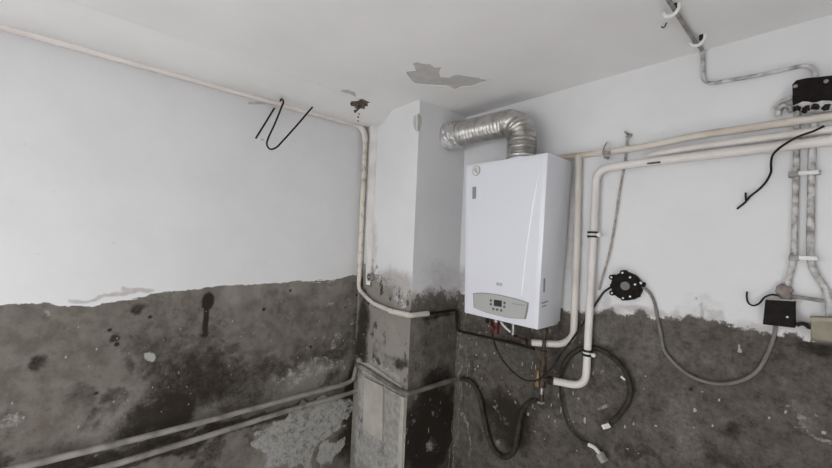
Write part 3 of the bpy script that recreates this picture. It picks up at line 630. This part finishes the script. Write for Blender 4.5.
tag(tube('wire_stub', spline([onC(661.5, 27, .003), onC(664, 27.5, .012), onC(666.5, 23, .012)], .003), .002, 'iron', None, 6), 'short bent wire stub poking out of the ceiling beside the upper clip', 'wire')

ob = thing('open_junction_box', onR(815, 95, 0), 'broken open black bakelite box above the pipes at the right edge', 'junction box')
def PR(pl, off): return [onR(x, y, off) for x, y in pl]
bm = bmesh.new(); prism(bm, rag(PR([(793, 88), (797, 84), (806, 82), (818, 81), (831, 79.5), (845, 78), (845, 104), (832, 103.5), (818, 105), (806, 107.5), (798, 107), (793, 106)], .002), 2, .001), Vector((0, -.035, 0))); link('housing', bm, 'bake', ob)
bm = bmesh.new(); prism(bm, rag(PR([(794, 106), (803, 102.5), (812, 103.5), (822, 101.5), (833, 102), (840, 108), (820, 112), (806, 112), (795, 110)], .034), 2, .002), Vector((0, -.010, 0))); link('broken_rim', bm, 'conduit', ob, smooth=False)
bm = bmesh.new()
for x, y in ((797, 108), (806, 109.5), (815, 107), (826, 108)):
    g = bmesh.ops.create_icosphere(bm, subdivisions=2, radius=.009, matrix=Matrix.Translation(onR(x, y, .044)))
    for q in g['verts']: q.co += Vector([random.uniform(-.3, .3)*.012 for _ in range(3)])
link('terminal', bm, 'iron', ob)
for x, y in ((795.5, 86.5), (826, 81.5)):
    a = onR(x, y, .037); bm = bmesh.new(); cyl(bm, a, a+Vector((0, -.004, 0)), .005, 10); link('screw', bm, 'conduitD', ob)
tag(link('plaster_wire_bundle', sweep(bmesh.new(), spline([onR(775, 109, .012), onR(778, 104, .016), onR(785, 100, .016), onR(793, 97, .012)], .005), .006, 8, .25), 'conduit'), 'plaster-caked wire tail running from the open box to the uppermost pipe', 'wire')
tag(link('plaster_wire_bundle', sweep(bmesh.new(), spline([onR(779, 116, .012), onR(778, 110, .016), onR(783, 105.5, .018), onR(789, 107, .018), onR(791, 112, .016)], .005), .007, 8, .25), 'conduit'), 'short plaster-caked wire loop resting on the uppermost pipe below the open box', 'wire')
bm = bmesh.new(); sweep(bm, spline([onR(824, 126, .052), onR(814, 131, .058), onR(801, 135.5, .060), onR(789, 141.5, .058), onR(779, 148.5, .05), onR(772.5, 155.5, .03), onR(771, 164, .02), onR(771, 172, .016), onR(766.5, 181, .014), onR(760, 188.5, .012), onR(750, 196.5, .010), onR(745.5, 202, .008), onR(737, 209, .008)], .008), .0031, 8)
lw = tag(link('loose_wire', bm, 'iron'), 'loose black wire dangling over the pipes at the right edge', 'wire')
tube('wire_prong', [onR(746, 201, .009), onR(745.6, 196, .012), onR(745.6, 192.5, .014)], .003, 'iron', lw, 6)

def vcond(pts, r, label, m='conduit'):
    return tag(tube('wall_conduit', dense(fillet([onR(x, y, .012) for x, y in pts], .03)), r, m, None, 10, .05), label, 'conduit', 'conduits below the pipes at the right edge')
vcond([(797, 112), (796.5, 150), (795.5, 200), (794, 255), (791, 272), (785, 292)], .0075, 'left painted conduit dropping from the pipes to the square black box')
vcond([(815, 114), (812, 150), (811, 200), (810, 258), (814, 272), (825, 288), (829, 300), (829.5, 316)], .0085, 'right painted conduit bending out to the beige box')
vcond([(789, 296.5), (805, 298), (824, 301), (845, 302)], .0055, 'short grey conduit crossing level above the two boxes', 'conduitD')
for (x0, x1, y, lab) in ((790, 819, 174.5, 'white strap across the two conduits just below the pipes'), (790.5, 817.5, 256.5, 'white strap across the two conduits where they part')):
    t = thing('conduit_strap', onR(800, y, .02), lab, 'strap', 'white straps over the conduits')
    a = onR(x0, y+.8, 0); b = onR(x1, y-.8, 0)
    bm = bmesh.new(); box(bm, (a.x, -.028, a.z-.006), (b.x, -.019, a.z+.007), .003); link('bar', bm, 'wplast', t)
    bm = bmesh.new(); box(bm, (a.x-.003, -.0285, a.z-.009), (a.x+.02, 0, a.z+.007), .003); link('left_lug', bm, 'conduitD', t)
    bm = bmesh.new(); box(bm, (b.x-.008, -.026, a.z-.006), (b.x+.004, 0, a.z+.006), .002); link('right_lug', bm, 'conduit', t)

bb = thing('square_junction_box', onR(779, 312, 0), 'square black junction box on the line where paint meets cement', 'junction box')
bm = bmesh.new(); prism(bm, PR([(766.5, 298.5), (796, 300), (796, 326.5), (764, 323)], 0), Vector((0, -.036, 0))); bmesh.ops.bevel(bm, geom=[e for e in bm.edges], offset=.002, segments=1, affect='EDGES'); link('housing', bm, 'bake', bb)
bm = bmesh.new(); prism(bm, PR([(767, 298.3), (795.8, 299.8), (795.6, 301.2), (767, 299.6)], .034), Vector((0, -.004, 0))); link('top_lip', bm, 'conduitD', bb)
c = onR(787.3, 317, .036); bm = bmesh.new(); cyl(bm, c, c+Vector((0, -.004, 0)), .0028, 8); link('screw', bm, 'wplast', bb)
bm = bmesh.new()
for x, y, r in ((784, 292, .018), (782, 288, .013), (788, 290, .012), (786, 296.5, .014)):
    g = bmesh.ops.create_icosphere(bm, subdivisions=2, radius=r, matrix=Matrix.Translation(onR(x, y, .016)))
    for q in g['verts']: q.co += Vector([random.uniform(-.12, .12)*r for _ in range(3)])
link('plaster_lump', bm, mat('lump', (.30, .26, .235), .95, col2=(.16, .13, .12), vscale=50, bump=.6, bscale=90), bb)
tag(tube('wire_curl', spline([onR(780, 296, .012), onR(772, 294.7, .016), onR(765, 297, .018), onR(759, 303.5, .018), onR(753, 305.6, .018), onR(748.5, 303, .018), onR(746.8, 297, .018), onR(747, 291.5, .016)], .004), .0026, 'iron', None, 8), 'thin black wire curling out left of the square black box', 'wire')
tag(link('cable_knot', sweep(bmesh.new(), spline([onR(797, 325, .012), onR(803, 323.5, .014), onR(809, 327, .012), onR(812, 328, .012)], .005), .006, 8, .2), 'rust'), 'short dark cable bridging the black box and the beige box', 'cable')
eb = thing('beige_junction_box', onR(822, 329, 0), 'beige junction box at the right edge beside the square black box', 'junction box')
bm = bmesh.new(); prism(bm, PR([(811, 318.5), (850, 319), (850, 342), (811, 338)], 0), Vector((0, -.04, 0))); bmesh.ops.bevel(bm, geom=list(bm.edges), offset=.002, segments=1, affect='EDGES'); link('housing', bm, 'beige', eb)
bm = bmesh.new(); prism(bm, PR([(810.2, 316), (850, 316.5), (850, 320), (810.2, 319.4)], 0), Vector((0, -.045, 0))); link('lid_edge', bm, mat('box_edge', (.30, .27, .20), .6), eb)
bm = bmesh.new(); prism(bm, PR([(811, 337), (850, 341), (850, 342.5), (811, 338.5)], 0), Vector((0, -.043, 0))); link('bottom_edge', bm, mat('box_edge2', (.15, .13, .10), .7), eb)

# ------------------------------------------------------------ pipes on wall_left and the column
def pL(pts, off=.02): return [onL(x, y, p[0] if (p := off if isinstance(off, tuple) else (off,)) else .02) for x, y in pts]
pp = thing('heating_pipe', onL(350, 130, .02), 'pinkish pipe under the ceiling cove, turning down beside the column', 'pipe')
yb = onL(100, 52, 0)
A0 = onL(0, 20.7, 0); 
ZP = CEIL-.030-.020
run = [Vector((.022, y, ZP)) for y in (-2.6, -2.0, -1.2, -.6, -.42)]
tube('horizontal_run', dense(spline(run+[Vector((.034, -.388, ZP-.03)), Vector((.043, KY-.022, ZP-.09))], .02), .03), .0185, 'pipeP', pp, 12, .03)
vt = [Vector((.043, KY-.022, ZP-.085)), onL(365, 170, .03), onL(364, 230, .03)]
lowz = onKL(362, 290, .022)
seq = [Vector((.043, KY-.022, ZP-.085)), Vector((.043, KY-.022, 1.9)), Vector((.043, KY-.022, 1.55)), Vector((.041, KY-.022, lowz.z+.0)), onKL(372.5, 303, .022), onKL(390, 310.5, .02), onKL(409.5, 314.8, .022)]
tube('drop_pipe', dense(fillet(seq, .035)), .015, mat('flaking_cream_pipe', (.62, .575, .51), .55, col2=(.22, .17, .12), vscale=26, var=-.12, bump=.5, bscale=60), pp, 14, .03, lambda L: .0155-.0045*float(ss(np.array(L), .72, .95)))
e1 = onKL(409.5, 314.8, .022)
tube('corner_sleeve', dense(fillet([onKL(390, 311, .02), Vector((KX+.018, KY-.02, e1.z-.004)), Vector((KX+.02, KY+.06, e1.z-.004)), onKR(428, 313.5, .02)], .02), .01), .0130, 'pipe', pp, 14, .02)
# the same line goes on bare and rusty
r0 = onKR(427, 314.2, .016)
rp = tag(tube('rusty_pipe', dense(fillet([r0, Vector((KX+.016, -.03, r0.z)), Vector((KX+.02, -.022, onR(461, 331, .02).z)), Vector((KX+.06, -.022, onR(468, 333.5, .022).z)), onR(512, 343, .03), onR(534, 349, .05)], .02)), .0072, 'rust', None, 12, .03), 'dark rusty pipe leaving the cream pipe and passing behind the boiler outlets', 'pipe')
# plastered-in riser in the angle
tag(tube('plastered_pipe', [Vector((.102, KY+.006+max(0, 1.72-z)*.07, z)) for z in np.arange(1.42, CEIL-.01, .03)], .034, mat('plaster_white', (.66, .64, .63), .85, col2=(.55, .52, .50), vscale=8, bump=.5, bscale=30), None, 16, .015), 'fat white plastered-over pipe running up the column beside the left wall', 'pipe')
c = onKL(372.5, 277, .0); t = thing('wall_plug', c, 'round metal socket on the column where the paint ends', 'socket')
bm = bmesh.new(); cyl(bm, c+Vector((0, .0, 0)), c+Vector((0, -.024, 0)), .024, 20); link('ring', bm, 'conduitD', t)
bm = bmesh.new(); cyl(bm, c+Vector((0, -.02, 0)), c+Vector((0, -.0255, 0)), .017, 20); link('dark_bore', bm, 'dark', t)
bm = bmesh.new(); box(bm, (c.x-.018, -.03+c.y, c.z-.003), (c.x+.016, c.y-.024, c.z+.005), .001); link('crossbar', bm, 'conduitD', t)

# two lower pipes on wall_left, carried round the column
lp = thing('low_water_pipe', onL(200, 425, .02), 'upper of the two dirty pipes climbing along the left wall, carried round the column', 'pipe')
a = onKL(362, 369, .024)
tube('wall_run', dense(spline([onL(-60, 488.5, .03), onL(16, 468.5, .03), onL(170, 430.5, .03), onL(320, 390.5, .028), onL(347, 383, .028), onL(353, 379, .03), onL(355, 372, .035), onL(357, 366, .05), onKL(366, 369.5, .03), onKL(373, 374, .024)], .02)), .0125, 'pipeG', lp, 12, .02)
tube('column_run', dense(fillet([onKL(372, 373.3, .024), Vector((KX+.018, KY-.022, onKL(403, 393, .024).z)), onKR(455, 379, .018)], .03)), .0125, 'pipeD', lp, 12, .02)
lq = tag(tube('low_water_pipe', dense(spline([onL(-20, 503, .03), onL(70, 476, .03), onL(98, 469, .03), onL(170, 447.5, .03), onL(300, 407, .03), onL(340, 396, .03), onL(354, 391.5, .03), onL(359, 389, .03)], .02)), .0125, 'pipeG', None, 12, .02), 'lower of the two dirty pipes climbing along the left wall', 'pipe')
bm = bmesh.new(); c1 = onL(303, 406.5, .03); cyl(bm, c1+Vector((0, -.012, -.003)), c1+Vector((0, .012, .003)), .016, 8); link('coupling', bm, 'pipeD', lq)

# pale inspection panels set in the column foot
ip = thing('inspection_panel', onKL(376, 410, 0), 'pale flat panel in two leaves on the column foot below the pipe', 'panel')
def plate(name, pl, t, m):
    bm = bmesh.new(); prism(bm, [onKL(x, y, .0) for x, y in pl], Vector((0, -t, 0))); return link(name, bm, m, ip, smooth=False)
plate('left_leaf', [(365.5, 376.5), (384.5, 386), (383.8, 440.5), (364.5, 429)], .012, 'plaster2')
plate('right_leaf', [(386, 387), (402.5, 396), (401.5, 440), (385.5, 436)], .009, mat('leaf', (.33, .315, .285), .9, col2=(.22, .21, .19), vscale=30, bump=.5, bscale=50))
bm = bmesh.new(); prism(bm, rag([onKL(x, y, 0) for x, y in [(362, 362), (370, 363), (402, 385), (403, 392), (385, 382), (364, 372)]], 3, .002), Vector((0, -.010, 0))); link('mortar_lip', bm, 'plaster2', ip, smooth=False)
bm = bmesh.new(); prism(bm, rag([onKL(x, y, 0) for x, y in [(402.5, 396), (405.5, 398), (403, 470), (399.5, 470), (400, 440)]], 3, .002), Vector((0, -.010, 0))); link('mortar_edge', bm, 'plaster2', ip, smooth=False)

# iron hooks in the wall below the cove
HU = [(280.4, 100.5), (282, 99), (283.4, 101.6), (281.4, 107.4), (275, 123.4), (267.8, 139.4), (266.8, 144.5), (269.8, 149), (275.6, 147.9), (283.6, 140), (298, 124), (312.5, 107)]
HO = [.17, .185, .185, .18, .17, .155, .15, .15, .15, .16, .18, .2]
tag(tube('iron_hook', [onCove(280.2, 100.9, -.004)]+spline([onL(x, y, o_) for (x, y), o_ in zip(HU, HO)], .006), .0042, 'iron', None, 8), 'black iron rod bent into a V-shaped hook under the cove', 'hook')
tag(tube('iron_rod', spline([onL(274.2, 108.5, .002), onL(273.7, 109.2, .02), onL(265, 123.5, .04), onL(255.8, 138.3, .055)], .006), .0045, 'iron', None, 8), 'straight black iron rod slanting down left of the V-shaped hook', 'rod')
